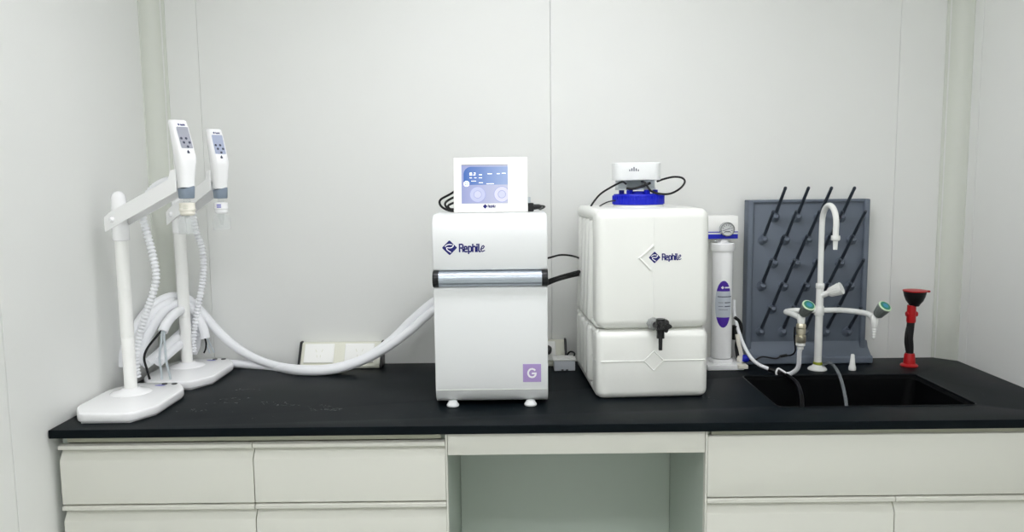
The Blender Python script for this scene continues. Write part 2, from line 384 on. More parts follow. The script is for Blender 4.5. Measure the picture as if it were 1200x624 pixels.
# ------------------------------------------------------------------ dispenser stands, handsets and ribbed hoses
HX, HY = .118, .170
def make_stand(cx, cy, px, py, head, label, armlabel):
    t = thing('dispenser_stand', label, 'stand', (cx, cy, CT), 0, 'white dispenser stands by the left wall')
    def octo(i):
        a, c = HX-i, HY-i; k1, k2 = .045-i*.4, .075-i*.4
        return [(cx-a+k1, cy-c), (cx+a-k1, cy-c), (cx+a, cy-c+k2), (cx+a, cy+c-k2), (cx+a-k1, cy+c), (cx-a+k1, cy+c), (cx-a, cy+c-k2), (cx-a, cy-c+k2)]
    b = bmn(); prism(b, octo(0), CT+.003, CT+.030, 'Z')
    ed = [e for e in b.edges if abs((e.verts[0].co-e.verts[1].co).normalized().z) > .9]
    bmesh.ops.bevel(b, geom=ed, offset=.02, segments=5, profile=.5, affect='EDGES')
    sharp_bevel(b, .0065, 3, 50); prism(b, octo(.008), CT, CT+.004, 'Z'); ba = obj('base', b, 'white', t, smooth=30)
    b = bmn(); lathe(b, [(.062, CT+.029), (.058, CT+.032), (.05, CT+.035), (.03, CT+.040), (.024, CT+.044), (.0, CT+.044)], (px, py, 0)); obj('boss', b, 'white', t)
    b = bmn(); prism(b, arc(px-.004, py-.062, .008, 0, 350, 12), CT+.0295, CT+.0305, 'Z'); obj('screw_cover', b, 'white', ba)
    # pole in three sections, a sleeve below the arm, a domed top
    b = bmn(); lathe(b, [(.0185, CT+.042), (.0185, 1.05), (.0182, 1.0505), (.0182, 1.0525), (.019, 1.053), (.019, 1.20), (.0185, 1.2005), (.0185, 1.203), (.019, 1.2035), (.019, 1.36)], (px, py, 0)); obj('pole', b, 'pole', t)
    b = bmn(); lathe(b, [(.019, 1.347), (.0225, 1.348), (.0235, 1.351), (.0235, 1.395), (.0215, 1.40), (.0215, 1.465), (.021, 1.475), (.0185, 1.484), (.013, 1.491), (.006, 1.4945), (0, 1.4955)], (px, py, 0)); obj('pole_cap', b, 'white', t)
    # arm: two cheeks and a web, rising to the handset
    d = Vector((head.x-px, head.y-py)); L = d.length; ang = math.atan2(d.y, d.x)
    T = Matrix.Translation((px, py, 0)) @ Matrix.Rotation(ang, 4, 'Z')
    z0, z1 = 1.375, 1.375+.118; h = .053; e = L-.012
    b = bmn()
    for s in (-1, 1):
        prism(b, [(-.032, z0), (e, z1), (e, z1+.064), (e-.018, z1+.060), (e-.026, z1+.034), (-.010, z0+h+.005), (-.032, z0+h-.010)], s*.0262-.0015, s*.0262+.0015, 'Y', mtx=T)
    zt_ = lambda x: z0+h+.005+(z1+.034-z0-h-.005)*(x+.010)/(e-.016)
    prism(b, [(.028, zt_(.028)), (e-.026, zt_(e-.026)), (e-.026, zt_(e-.026)-.003), (.028, zt_(.028)-.003)], -.0262, .0262, 'Y', mtx=T)
    a = obj('arm', b, 'arm', t)
    b = bmn(); lathe(b, [(.0, 0), (.0085, 0), (.0085, .005), (.006, .009), (0, .0095)], T @ Vector((.0, -.0272, 1.412)), T.to_3x3() @ Vector((0, -1, 0))); obj('bolt', b, 'white', a); b = bmn()
    lathe(b, [(.0, 0), (.0085, 0), (.0085, .005), (.006, .009), (0, .0095)], T @ Vector((.0, .0272, 1.412)), T.to_3x3() @ Vector((0, 1, 0))); obj('bolt', b, 'white', a)
    # logo sticker and cable ports near the back edge
    S = surf((0, 0, CT+.0306), (1, 0, 0), (0, 1, 0))
    b = bmn(); poly(b, [(x, y) for x, y in disc((px+.055, py+.075), .006, 16, .017)], S); obj('sticker', b, mat('sticker ink', (96, 96, 190), .5), ba, smooth=0, label='small blue oval sticker')
    b = bmn()
    for q in (.062, .093): lathe(b, [(.0085, CT+.0285), (.0085, CT+.032), (.0, CT+.032)], (px+q, py+.093, 0), seg=16)
    obj('cable_port', b, 'black', ba)
    return t
def make_handset(g, az, label, disp, ringm, marks):
    """g: centre of the grey collar's foot; az: direction the display looks towards, from -Y round to +X"""
    t = thing('dispenser_handset', label, 'dispenser', g, az, 'water dispenser handsets')
    t.scale = (.87, .96, 1); WM[t] = WM[t] @ Matrix.Diagonal((.87, .96, 1, 1))
    # local frame: display faces -Y; loft of rounded sections
    sec = [  # z, y front, y back, half width
        (.000, -.021, .021, .0215), (.022, -.0215, .0215, .0225), (.050, -.023, .022, .0245), (.085, -.028, .022, .0275), (.105, -.032, .022, .030), (.118, -.031, .024, .0305),
        (.150, -.017, .032, .0295), (.200, .0065, .046, .0285), (.219, .016, .053, .027), (.2225, .020, .051, .0245)]
    def sect(b, z, yf, yb, w):
        r = min((yb-yf)*.35, w*.55)
        return [b.verts.new((x, y, z)) for x, y in rrect(-w, yf, w, yb, r, 4)]
    def loft(secs):
        b = bmn(); R = [sect(b, *s) for s in secs]
        for A, B in zip(R, R[1:]):
            n = len(A)
            for k in range(n): b.faces.new((A[k], A[(k+1) % n], B[(k+1) % n], B[k]))
        b.faces.new(R[0]); b.faces.new(R[-1]); bmesh.ops.recalc_face_normals(b, faces=b.faces); return b
    body = obj('body', loft([(.030, -.0215, .0215, .023)]+sec[2:]), 'white', t, local=True, smooth=50)
    b = loft([(-.002, -.019, .019, .0195), (.0, -.021, .021, .021), (.026, -.0218, .0218, .0232), (.0305, -.0218, .0218, .0232)])
    for v in b.verts:
        if v.co.z > .028: v.co.z += .006*(v.co.x/.023)
    obj('collar', b, 'collar', t, local=True, smooth=50)
    # display face frame
    p0, p1 = Vector((0, -.0318, .117)), Vector((0, .0158, .219))
    S = surf(p0+Vector((0, -.0009, .0006)), (1, 0, 0), p1-p0); Lf = (p1-p0).length
    W = WM[t]; S = W @ S
    b = bmn(); poly(b, rrect(-.0195, .025, .0195, .093, .003), S, .0006); d = obj('display', b, disp, body, smooth=0)
    b = bmn()
    for x, y in ((-.012, .056), (.004, .056), (-.007, .043), (.012, .043), (.003, .030)): poly(b, disc((x, y), .0042, 12), S, .0012)
    obj('keys', b, 'ink', d, smooth=0)
    b = bmn(); poly(b, [(-.004, .009), (.004, .009), (.0045, .014), (0, .021), (-.0045, .014)], S, .0006); obj('drop_mark', b, 'ink', body, smooth=0)
    b = bmn(); poly(b, [(-.013, .1005), (-.009, .0965), (-.005, .1005), (-.009, .1045)], S, .0006)
    word(b, S, -.003, .0975, .0055, .2); obj('logo', b, 'navy', body, smooth=0)
    # outlet, filter ring and clear bell
    b = bmn(); lathe(b, [(.011, -.013), (.011, -.001), (0, -.001)], seg=20); lathe(b, [(.013, -.013), (.013, -.0105), (.0, -.0105)], seg=20); ne = obj('neck', b, 'clear', t, local=True)
    b = bmn(); lathe(b, [(.0, -.014), (.021, -.014), (.0245, -.0155), (.0245, -.030), (.0255, -.031), (.0255, -.036), (.0235, -.038), (.0235, -.046), (.019, -.051), (0, -.051)], seg=28); fr = obj('filter_ring', b, ringm, t, local=True)
    b = bmn()
    for k in range(2):
        P = [(.0258*math.sin(a), -.0258*math.cos(a)) for a in [math.radians(v) for v in (-58, -46, -34, -22)]]
        for (x0, y0), (x1, y1) in zip(P, P[1:]):
            z = -.0215-.0065*k; b.faces.new([b.verts.new(v) for v in ((x0, y0, z), (x1, y1, z), (x1, y1, z-.003), (x0, y0, z-.003))])
    obj('print_marks', b, marks, fr, local=True, smooth=0)
    b = bmn(); pr = [(.012, -.051), (.020, -.0525), (.027, -.057), (.0310, -.067), (.0325, -.080), (.031, -.098), (.0322, -.100), (.0322, -.103), (.0298, -.103), (.0288, -.098), (.0288, -.069), (.025, -.060), (.0185, -.0555), (.0105, -.053)]
    lathe(b, pr, seg=32); bl = obj('bell', b, 'clear', t, local=True)
    b = bmn(); lathe(b, [(.0095, -.0505), (.0095, -.072), (.006, -.078), (.006, -.088), (.0, -.088)], seg=20); obj('outlet_nozzle', b, 'clear', t, local=True)
    return t
P1 = Vector((-1.178, -.475)); P2 = Vector((-1.147, -.128))
# handset positions: collar foot as seen in the photograph, at the depth the arm reaches
A1, A2 = math.radians(48), math.radians(40)
g1 = at(218.8, 232, -.565); g2 = at(258.6, 232, -.27)
make_stand(-1.148, -.530, P1.x, P1.y, g1, 'white dispenser stand nearest the front edge of the worktop, with pole and slanted arm', '')
make_stand(-1.116, -.181, P2.x, P2.y, g2, 'white dispenser stand farther back in the corner, partly behind the front stand', '')
make_handset(g1, A1, 'white handset with grey key display and cream filter ring, on the front stand', 'lcd', 'cream', 'socket')
make_handset(g2, A2, 'white handset with bluish display and blue marks on its ring, on the rear stand', 'lcd2', 'white', 'blue')
def rib(bm, P, r, pitch=.0118):
    tube(bm, P, r, 16, True, 24, rf=(pitch/8, lambda i: r*(.66, .72, .9, 1, 1.03, 1, .9, .72)[i % 8]))
b = bmn(); rib(b, path((205, 214, -.545), (196, 212, -.51), (182, 219, -.455), (171, 232, -.44), (167, 248, -.435), (168, 259, -.432), (173, 276, -.43), (180, 303, -.43), (183, 325, -.43), (179, 345, -.43), (170, 371, -.425), (162, 400, -.42), (159, 425, -.415), (161, 442, -.41)), .0118)
tag(obj('ribbed_hose', b, 'hose', smooth=60), 'white ribbed hose hanging from the arm of the front dispenser stand', 'hose', 'ribbed handset hoses')
b = bmn(); rib(b, path((249, 220, -.25), (240, 219, -.20), (229, 228, -.12), (226, 245, -.10), (228, 265, -.09), (232, 277, -.085), (236.5, 290, -.08), (238.5, 310, -.08), (237.5, 330, -.08), (233.5, 352, -.085), (228.5, 381, -.09), (226, 402, -.095), (227, 413, -.10)), .0115)
tag(obj('ribbed_hose', b, 'hose', smooth=60), 'white ribbed hose hanging from the arm of the rear dispenser stand', 'hose', 'ribbed handset hoses')

# sleeved white hoses coiled in the corner and running to the purifier
HR = .0155
def hose(P, label, r=HR, mt='hose', nm='hose', parent=None):
    b = bmn(); tube(b, P, r, 16); o = obj(nm, b, mt, parent, smooth=60)
    if not parent: tag(o, label, 'hose', 'sleeved hoses between the stands and the purifier')
    return o
hose(path((143, 430, -.33), (146, 410, -.32), (157, 387, -.27), (171, 367, -.20), (189, 352, -.14), (206, 347.5, -.085), (222, 352, -.06), (237, 367, -.05), (258, 391, -.05), (278, 408, -.05), (300, 421, -.06), (325, 429.5, -.085), (350, 433, -.12), (380, 433, -.13), (410, 427, -.13), (437, 415, -.12), (463, 395, -.10), (482, 376, -.09), (512, 352, -.08), (540, 346, -.08)),
     'white hose arching behind the rear pole, then sagging along the wall to the purifier')
hose(path((266, 426.5, -.028), (285, 427.5, -.045), (320, 431, -.075), (350, 435, -.155), (385, 434.5, -.17), (415, 427, -.165), (448, 411, -.15), (478, 390, -.12), (496, 374, -.105), (513, 361, -.1), (540, 352, -.1)),
     'white hose lying along the worktop from behind the rear stand base to the purifier')
h = hose(path((160, 427, -.345), (168, 405, -.30), (178, 385, -.25), (191, 366, -.19), (206, 357, -.12), (222, 360, -.085), (232, 370, -.075), (238, 384, -.08), (241, 397, -.085)),
     'white hose looping behind the rear pole and ending in bare tubes above the rear base')
for q in ((( 240, 395, -.085), (242, 404, -.085), (246, 414, -.075)), ((242, 395, -.085), (246, 403, -.08), (251, 413.5, -.07))): hose(path(*q), '', .003, 'frost', 'tube', h)
hose(path((239.5, 395, -.088), (241.5, 402, -.09), (241, 409, -.09), (239, 414, -.09)), '', .003, 'rubber', 'cable', h)
h = hose(path((190.5, 389, -.335), (196, 378, -.31), (205, 368, -.26), (214, 364, -.10), (223, 368, -.055), (229, 383, -.045), (230, 402, -.045), (226, 414, -.045)),
     'short white hose end before the coil, black cable and thin tubes hanging out')
hose(path((190, 387, -.335), (184, 394, -.35), (173, 408, -.37), (169, 420, -.38), (172, 433, -.385), (175.5, 445, -.385)), '', .0036, 'rubber', 'cable', h)
hose(path((190, 387, -.335), (189, 400, -.36), (187, 420, -.385), (189, 436, -.39), (190, 445, -.39)), '', .0036, 'frost', 'tube', h)
hose(path((192, 387, -.335), (193, 402, -.36), (195, 424, -.385), (198, 436, -.39), (200, 445, -.39)), '', .0036, 'frost', 'tube', h)
hose(path((226, 377, -.05), (215, 388, -.07), (203, 399, -.16), (188, 413, -.24), (171, 427, -.335)), 'white hose slanting down to the left under the coil behind the stands')
hose(path((233, 389, -.05), (220, 398, -.07), (207, 407, -.17), (196, 416, -.24), (186, 424.5, -.30)), 'lowest white hose of the coil, lying on the rear stand base')
hose(path((150, 431, -.335), (158, 404, -.315), (168, 384, -.27), (180, 366, -.21), (195, 356, -.16), (209, 352, -.055), (222, 358, -.045), (228, 372, -.04), (231, 390, -.03)), 'white hose second from the outside of the coil behind the rear pole', .0135)

# ------------------------------------------------------------------ wall power sockets (slanted boxes)
def socket_box(x0, x1, label, plates):
    t = thing('power_socket_box', label, 'socket', ((x0+x1)/2, -.04, CT), 0, 'slanted socket boxes at the foot of the back wall')
    pr = [(-.002, CT+.001), (-.078, CT+.001), (-.078, CT+.010), (-.066, CT+.014), (-.022, CT+.083), (-.002, CT+.083)]
    b = bmn(); prism(b, pr, x0+.008, x1-.008, 'X', .0015); obj('housing', b, 'socket', t)
    for a, c in ((x0, x0+.0078), (x1-.0078, x1)):
        b = bmn(); prism(b, [(-.002, CT+.0005), (-.083, CT+.0005), (-.083, CT+.014), (-.070, CT+.019), (-.026, CT+.088), (-.002, CT+.088)], a, c, 'X', .0015); obj('end_cap', b, 'black', t)
    dy, dz = .044, .069; L = math.hypot(dy, dz)
    for (a, c) in plates:
        S = surf((0, -.066, CT+.014), (1, 0, 0), (0, dy, dz))
        b = bmn(); box(b, (a, .004, .0), (c, .077, .006), .0025, 3); b.transform(S); pl = obj('socket_plate', b, 'plate', t)
        b = bmn(); cx = (a+c)/2
        for p in ([(cx-.009, .045), (cx-.013, .054)], [(cx+.009, .045), (cx+.013, .054)]): ribbon(b, p, .0022, S, .0063)
        for x in (cx-.006, cx+.006): ribbon(b, [(x, .024), (x, .032)], .0022, S, .0063)
        obj('socket_slots', b, 'socket', pl, smooth=0)
    return t
socket_box(-.777, -.474, 'cream slanted socket box with black ends, behind the sagging white hoses', ((-.757, -.650), (-.611, -.505)))
t = socket_box(-.12, .190, 'cream slanted socket box with black ends, mostly hidden behind the purifier', ((-.095, .0), (.045, .150)))
b = bmn(); lathe(b, [(.0, 0), (.015, 0), (.015, .02), (.010, .028), (0, .028)], at(641.5, 411.5, -.058), (0, -.8, .5)); tag(obj('power_plug', b, 'black'), 'black power plug in the socket box beside the purifier', 'plug')
t = thing('power_adapter', 'small pale grey white adapter box on the worktop left of the tank', 'adapter', (.176, -.115, CT))
b = bmn(); box(b, (.139, -.150, CT), (.2125, -.085, CT+.036), .003, 3); ad = obj('case', b, mat('pale adapter plastic', (222, 226, 232), .35), t)
b = bmn(); box(b, (.136, -.152, CT+.036), (.2155, -.083, CT+.041), .002, 2); box(b, (.150, -.140, CT+.041), (.202, -.093, CT+.0435), .001, 2); obj('lid', b, 'plate', t)
b = bmn()
for x in (.168, .184): box(b, (x-.004, -.1515, CT+.002), (x+.004, -.149, CT+.006), .001, 2)
obj('port', b, 'black', ad)
b = bmn(); tube(b, [(.205, -.10, CT+.03), (.215, -.09, CT+.048), (.200, -.075, CT+.052), (.185, -.07, CT+.03), (.18, -.075, CT+.006)], .003); tag(obj('adapter_cable', b, 'rubber'), 'short black cable behind the small adapter box', 'cable')

# ------------------------------------------------------------------ water purifier (the white machine)
MY0, MY1 = -.575, -.19
MX0, MX1 = at(509.3, 400, MY0).x, at(642, 400, MY0).x
def zm(z): return 1.517-(1.517-z)*(2.843+MY0)/2.303
t = thing('water_purifier', 'tall white water purifier with silver bar and lilac G label, in the middle', 'machine', ((MX0+MX1)/2, -.36, CT))
b = bmn(); prism(b, [(MY1, zm(1.252)), (MY0+.002, zm(1.252)), (MY0, zm(1.256)), (MY0, zm(1.345)), (MY0+.002, zm(1.372)), (MY0+.008, zm(1.390)), (MY0+.018, zm(1.403)), (MY0+.032, zm(1.411)), (MY0+.05, zm(1.415)), (MY1-.02, zm(1.416)), (MY1, zm(1.40))], MX0-.001, MX1+.001, 'X', .004, 3)
up = obj('upper_housing', b, 'mach', t, smooth=30)
b = bmn(); prism(b, [(MY1, .862), (MY1, zm(1.2475)), (MY0+.012, zm(1.2475)), (MY0+.012, zm(1.206)), (MY0, zm(1.200)), (MY0, .915), (MY0+.003, .896), (MY0+.010, .878), (MY0+.024, .864), (MY0+.045, .858)], MX0, MX1, 'X', .003, 3)
lo = obj('lower_housing', b, 'mach', t, smooth=30)
b = bmn(); box(b, (MX0+.002, MY0-.0004, .9015), (MX1-.002, MY0+.004, .9022)); obj('seam', b, 'cove', lo)
b = bmn(); prism(b, [(MY0+.02, zm(1.2055))]+[(MY0+.004-.022*math.cos(math.radians(a)), zm(1.2275)+.0225*math.sin(math.radians(a))) for a in range(-80, 81, 16)]+[(MY0+.02, zm(1.2495))], MX0+.0165, MX1-.0165, 'X'); obj('handle_bar', b, 'alu', t)
for x0, x1 in ((MX0-.001, MX0+.0163), (MX1-.0163, MX1+.001)):
    b = bmn(); prism(b, [(MY0+.03, zm(1.2035))]+[(MY0+.004-.025*math.cos(math.radians(a)), zm(1.2275)+.0245*math.sin(math.radians(a))) for a in range(-80, 81, 16)]+[(MY0+.03, zm(1.2515))], x0, x1, 'X', .002, 2); obj('bar_end', b, 'black', t)
for x, y in ((-.183, -.565), (.047, -.565), (-.183, -.22), (.047, -.22)):
    b = bmn(); lathe(b, [(.0, 0), (.015, 0), (.018, .002), (.0185, .006), (.016, .009), (.012, .016), (0, .016)], (x, y, CT)); obj('foot', b, 'mach', t)
S = surf((0, MY0-.0006, 0), (1, 0, 0), (0, 0, 1))
p = at(526.8, 290.6, MY0); emblem(up, S, p.x, p.z, .0208)
p = at(538.6, 295.3, MY0); b = bmn(); word(b, S, p.x, p.z, .0215, .19, 1.27); obj('brand_lettering', b, 'navy', up, smooth=0)
p, q = at(613, 448, MY0), at(634, 426.8, MY0)
b = bmn(); box(b, (p.x, MY0-.0012, p.z), (q.x, MY0+.001, q.z), .0003, 1); g = obj('label', b, 'lilac', lo, label='lilac square label with a white letter G')
c = (p+q)/2; b = bmn()
G = [(.0115*math.cos(math.radians(a))+c.x, .0125*math.sin(math.radians(a))+c.z) for a in range(45, 331, 15)]+[(c.x+.0105, c.z-.001), (c.x+.001, c.z-.001)]
ribbon(b, G, .0052, surf((0, MY0-.0018, 0), (1, 0, 0), (0, 0, 1))); obj('letter', b, 'whiteink', g, smooth=0)

# control screen standing on top of it
t = thing('control_screen', 'white touch screen with a blue display standing on the water purifier', 'screen', (-.066, -.43, 1.4175))
TI = math.radians(8)
S0 = Matrix.Translation((-.0655, -.452, 1.418)) @ Matrix.Rotation(-TI, 4, 'X')     # local x right, z up, y back
b = bmn(); box(b, (-.1125, 0, 0), (.1125, .022, .168), .004, 3, S0); fr = obj('bezel', b, 'plate', t)
b = bmn(); box(b, (-.06, .02, .004), (.06, .05, .11), .006, 3, S0); box(b, (-.07, .01, -.003), (.07, .095, .006), .002, 2, Matrix.Translation((-.0655, -.452, 1.419))); obj('stand', b, 'mach', t)
T = S0 @ Matrix(((1, 0, 0, 0), (0, 0, -1, 0), (0, 1, 0, 0), (0, 0, 0, 1)))         # artwork plane x, y -> panel
def sx(px): return (px-575.3)/ (619-531.5)*.225
def sy(py): return (246-py)/64.5*.168
gx0, gx1, gy0, gy1 = sx(541), sx(595.8), sy(235.4), sy(190.4)
def art(nm, m_, par, *polys, lift=.0006, rib_=None):
    b = bmn()
    for P in polys: poly(b, P, T, lift)
    if rib_:
        for P, w in rib_: ribbon(b, P, w, T, lift)
    return obj(nm, b, m_, par, smooth=0)
X0w = -.0655
disp = art('display', screen_mat('display background', (166, 176, 226), (218, 222, 244), gx0, gx1, .85), fr, [(gx0, gy0), (gx1, gy0), (gx1, gy1), (gx0, gy1)])
art('display_shade', M['ink'], disp, [(gx0, gy1-.0008), (gx1, gy1-.0008), (gx1, gy1+.0006), (gx0, gy1+.0006)], lift=.0009)
yt, yb_ = sy(192.5), sy(213.7); xl = sx(543.5); r = (yt-yb_)/2*.85
pan = [(gx1, yb_), (gx1, yt)]+arc(xl+r, yt-r, r, 90, 180, 8)+arc(xl+r*.45, yb_+r*.45, r*.45, 180, 270, 5)
art('status_panel', screen_mat('display blue field', (44, 108, 198), (172, 196, 240), xl, gx1, .85), disp, pan, lift=.0011)
uw = mat('display white', (250, 250, 255), .4, emit=(250, 250, 255), es=.9)
ug = mat('display grey', (150, 155, 190), .4, emit=(120, 128, 176), es=.6); ub = mat('display blue', (60, 100, 180), .4, emit=(60, 100, 180), es=.7)
SEG = {'1': 'bc', '8': 'abcdefg', '2': 'abged', '0': 'abcdef', '6': 'afgcde', '5': 'afgcd'}
def digit(x, y, h, ch):
    w = h*.5; E_ = {'a': ((0, h), (w, h)), 'b': ((w, h), (w, h/2)), 'c': ((w, h/2), (w, 0)), 'd': ((0, 0), (w, 0)), 'e': ((0, 0), (0, h/2)), 'f': ((0, h/2), (0, h)), 'g': ((0, h/2), (w, h/2))}
    return [([(x+a[0], y+a[1]), (x+c_[0], y+c_[1])], h*.2) for a, c_ in (E_[k] for k in SEG[ch])]
rb = []
for ch, px in (('1', 549.5), ('8', 551.8), ('2', 556)): rb += digit(sx(px), sy(202.5), .0075, ch)
rb += [([(sx(554.7), sy(202.5)), (sx(554.9), sy(202.4))], .0015)]
for x0_, x1_, y_ in ((551, 553, 205.5), (556.5, 558.5, 205.5), (562, 565, 202), (562, 565, 205.5), (553, 558, 209.3), (562, 566, 211.3), (572, 577, 201), (583, 586, 201), (589, 593, 200.5), (571, 579, 212.6)): rb.append(([(sx(x0_), sy(y_)), (sx(x1_), sy(y_))], .0019))
art('readings', uw, disp, lift=.0016, rib_=rb)
def ringpoly(cx, cy, r, n=28): return disc((cx, cy), r, n)
for cx_, nm in ((560, 'tap_dial'), (588.5, 'tap_dial')):
    cx, cy, r = sx(cx_), sy(225), .0245
    def clip(P): return [(min(x, gx1-.0004), y) for x, y in P]
    d1 = art(nm, ug, disp, clip(ringpoly(cx, cy, r)), lift=.0011)
    art('dial_face', screen_mat('dial face', (200, 206, 236), (206, 212, 240), 0, 1, 1) if cx_ < 570 else screen_mat('faded dial', (225, 226, 244), (232, 232, 248), 0, 1, 1), d1, clip(ringpoly(cx, cy, r*.93)), lift=.0014)
    art('dial_hub', ug, d1, clip(ringpoly(cx, cy, r*.5)), lift=.0017)
    art('dial_centre', screen_mat('dial centre', (214, 218, 240), (222, 224, 244), 0, 1, 1), d1, clip(ringpoly(cx, cy, r*.43)), lift=.002)
art('menu_button', uw, disp, disc((sx(547), sy(212.3)), .0085), lift=.0014)
art('menu_icon', ub, disp, disc((sx(547), sy(212.3)), .0055), lift=.0017)
art('menu_icon', uw, disp, rrect(sx(545.9), sy(213.1), sx(548.1), sy(211.5), .0006), lift=.002)
art('white_strip', mat('glowing white strip', (250, 250, 250), .15, coat=.5, emit=(255, 255, 255), es=.25), fr, rrect(gx1+.0002, .004, sx(617.4), .164, .002), lift=.0005)  # white strip right of the display, given a weak glow of its own
lc = (sx(568.6), sy(238.9)); art('emblem', 'navy', fr, [(lc[0]-.007, lc[1]), (lc[0], lc[1]-.007), (lc[0]+.007, lc[1]), (lc[0], lc[1]+.007)])
b = bmn(); word(b, T @ Matrix.Translation((0, 0, .0006)), lc[0]+.009, lc[1]-.0035, .008, .17, 1.1); obj('brand_lettering', b, 'navy', fr, smooth=0)
b = bmn()
ZT = 1.4185
tube(b, [(-.15, -.40, 1.50), (-.19, -.38, 1.475), (-.226, -.36, 1.455), (-.222, -.37, 1.435), (-.19, -.40, 1.422), (-.14, -.41, 1.424)], .0036)
tube(b, [(-.15, -.39, 1.47), (-.185, -.37, 1.462), (-.21, -.37, 1.445), (-.195, -.39, 1.428), (-.14, -.40, 1.426)], .0036)
tube(b, [(-.15, -.385, 1.452), (-.18, -.38, 1.447), (-.20, -.385, 1.436), (-.18, -.41, 1.4215), (-.14, -.42, 1.4215)], .0036)
tag(obj('cable_loop', b, 'rubber'), 'black cable bundle looping out at the left of the touch screen', 'cable')
t = thing('plug_connector', 'black plug and cable sticking out at the right of the touch screen', 'plug', (.06, -.40, 1.4175))
b = bmn(); box(b, (.042, -.412, 1.4175), (.066, -.392, 1.444), .004, 3); lathe(b, [(.0, 0), (.009, 0), (.0075, .018), (.004, .026), (0, .026)], (.064, -.402, 1.431), (1, 0, .08)); obj('plug_body', b, 'black', t)
b = bmn(); tube(b, [(.08, -.402, 1.434), (.094, -.400, 1.434), (.1, -.37, 1.43), (.09, -.30, 1.421), (.085, -.20, 1.421)], .003); obj('cable', b, 'rubber', t)
b = bmn(); box(b, (.046, -.416, 1.444), (.056, -.396, 1.462), .002, 2); obj('switch', b, 'frost', t)
# cables between purifier and tank
b = bmn(); tube(b, path((634, 304, -.26), (643, 302.5, -.26), (658, 299, -.26), (674, 301, -.20), (684, 306, -.05)), .0032); tag(obj('thin_cable', b, 'rubber'), 'thin black cable between purifier and tank', 'cable')
b = bmn(); tube(b, path((632, 334, -.26), (643, 329.5, -.26), (656, 325, -.26), (674, 320, -.20), (690, 316, -.04)), .0062, flat=1.0)
tube(b, path((632, 337, -.28), (643, 332.5, -.28), (656, 327.5, -.28), (674, 323, -.19), (690, 320, -.04)), .005); tag(obj('thick_cable', b, 'rubber'), 'thick black double tube between purifier and tank, below the thin cable', 'cable')

# ------------------------------------------------------------------ storage tank
TX0, TX1, TY0, TY1 = .2485, .5900, -.515, -.06
TCX = (TX0+TX1)/2
t = thing('storage_tank', 'large white moulded water tank with blue cap and black tap', 'tank', (TCX, -.29, CT))
b = bmn(); i = .020
def tank_part(z0, z1, zlo, zhi, tops):
    box(b, (TX0+i, TY0+.03, z0+.01), (TX1-i, TY1-.01, z1-.01), .02, 3)
    box(b, (TX0, TY0, z0), (TX1, TY0+.105, z1), .030 if tops else .024, 7)
    box(b, (TX0+.004, TY1-.05, z0+.0004), (TX1-.004, TY1, z1-.0018), .02, 5)
    box(b, (TX0+.0008, TY0+.03, zhi), (TX1-.0008, TY1-.004, z1-.0009), min(.026, (z1-zhi)*.45), 6)
    box(b, (TX0+.0012, TY0+.03, z0+.0007), (TX1-.0012, TY1-.004, zlo), min(.014, (zlo-z0)*.45), 4)
    for k in range(4):
        y0 = TY0+.123+k*.074
        for x0, x1, sg in ((TX0-.0095, TX0+.06, 1), (TX1-.06, TX1+.0095, -1)):
            bb = bmn(); box(bb, (x0, y0, z0+(.006 if tops else .026)), (x1, y0+.048, z1-(.034 if tops else .004)), .014, 5)
            for v in bb.verts:      # shoulders of the ribs slope inwards
                k_ = max(0, (v.co.z-(z1-.075))/.04) if tops else 0
                if (v.co.x-(TX0+.02))*sg < 0 or (sg < 0 and v.co.x > TX1-.02): v.co.x += sg*.012*min(1, k_)
            merge(b, bb)
tank_part(1.064, 1.425, 1.084, 1.385, 1)
tank_part(CT, 1.060, .878, 1.04, 0)
box(b, (TX0+.03, TY0+.035, 1.03), (TX1-.03, TY1-.02, 1.09))
bd = obj('body', b, 'tank', t, smooth=40)
# moulded lines on the front: centre seam, belt line, diamond, chevron
Z_ = lambda y, x=767: at(x, y, TY0).z
X_ = lambda x, y=400: at(x, y, TY0).x
def bead(P, w=.0022):
    tube(b, [Vector((x, TY0+.0002, z)) for x, z in P], w, 8, smooth=False)
b = bmn(); xs_ = X_(767, 300)
bead([(xs_, 1.40), (xs_, 1.307)], .0014); bead([(xs_, 1.26), (xs_, 1.09)], .0014)
zb = Z_(424); cx = X_(767, 424); dd = .030
bead([(TX0+.012, zb), (cx-dd, zb), (cx, zb+dd), (cx+dd, zb), (TX1-.012, zb)], .0022); bead([(cx-dd, zb), (cx, zb-dd), (cx+dd, zb)], .0022)
v = at(749.7, 303, TY0); a1 = at(766.5, 288.5, TY0); a2 = at(763.5, 317, TY0)
bead([(a1.x, a1.z), (v.x, v.z), (a2.x, a2.z)], .0042)
for yy in (zb,):
    tube(b, [Vector((TX0+.001, y, yy)) for y in (TY0+.025, TY0+.10)], .0022, 8, smooth=False)
obj('moulded_lines', b, 'tank', bd)
S = surf((0, TY0-.0006, 0), (1, 0, 0), (0, 0, 1))
p = at(767.8, 302.3, TY0); emblem(bd, S, p.x, p.z, .0168)
p = at(777, 305.3, TY0); b = bmn(); word(b, S, p.x, p.z, .0178, .19, 1.2); obj('brand_lettering', b, 'navy', bd, smooth=0)
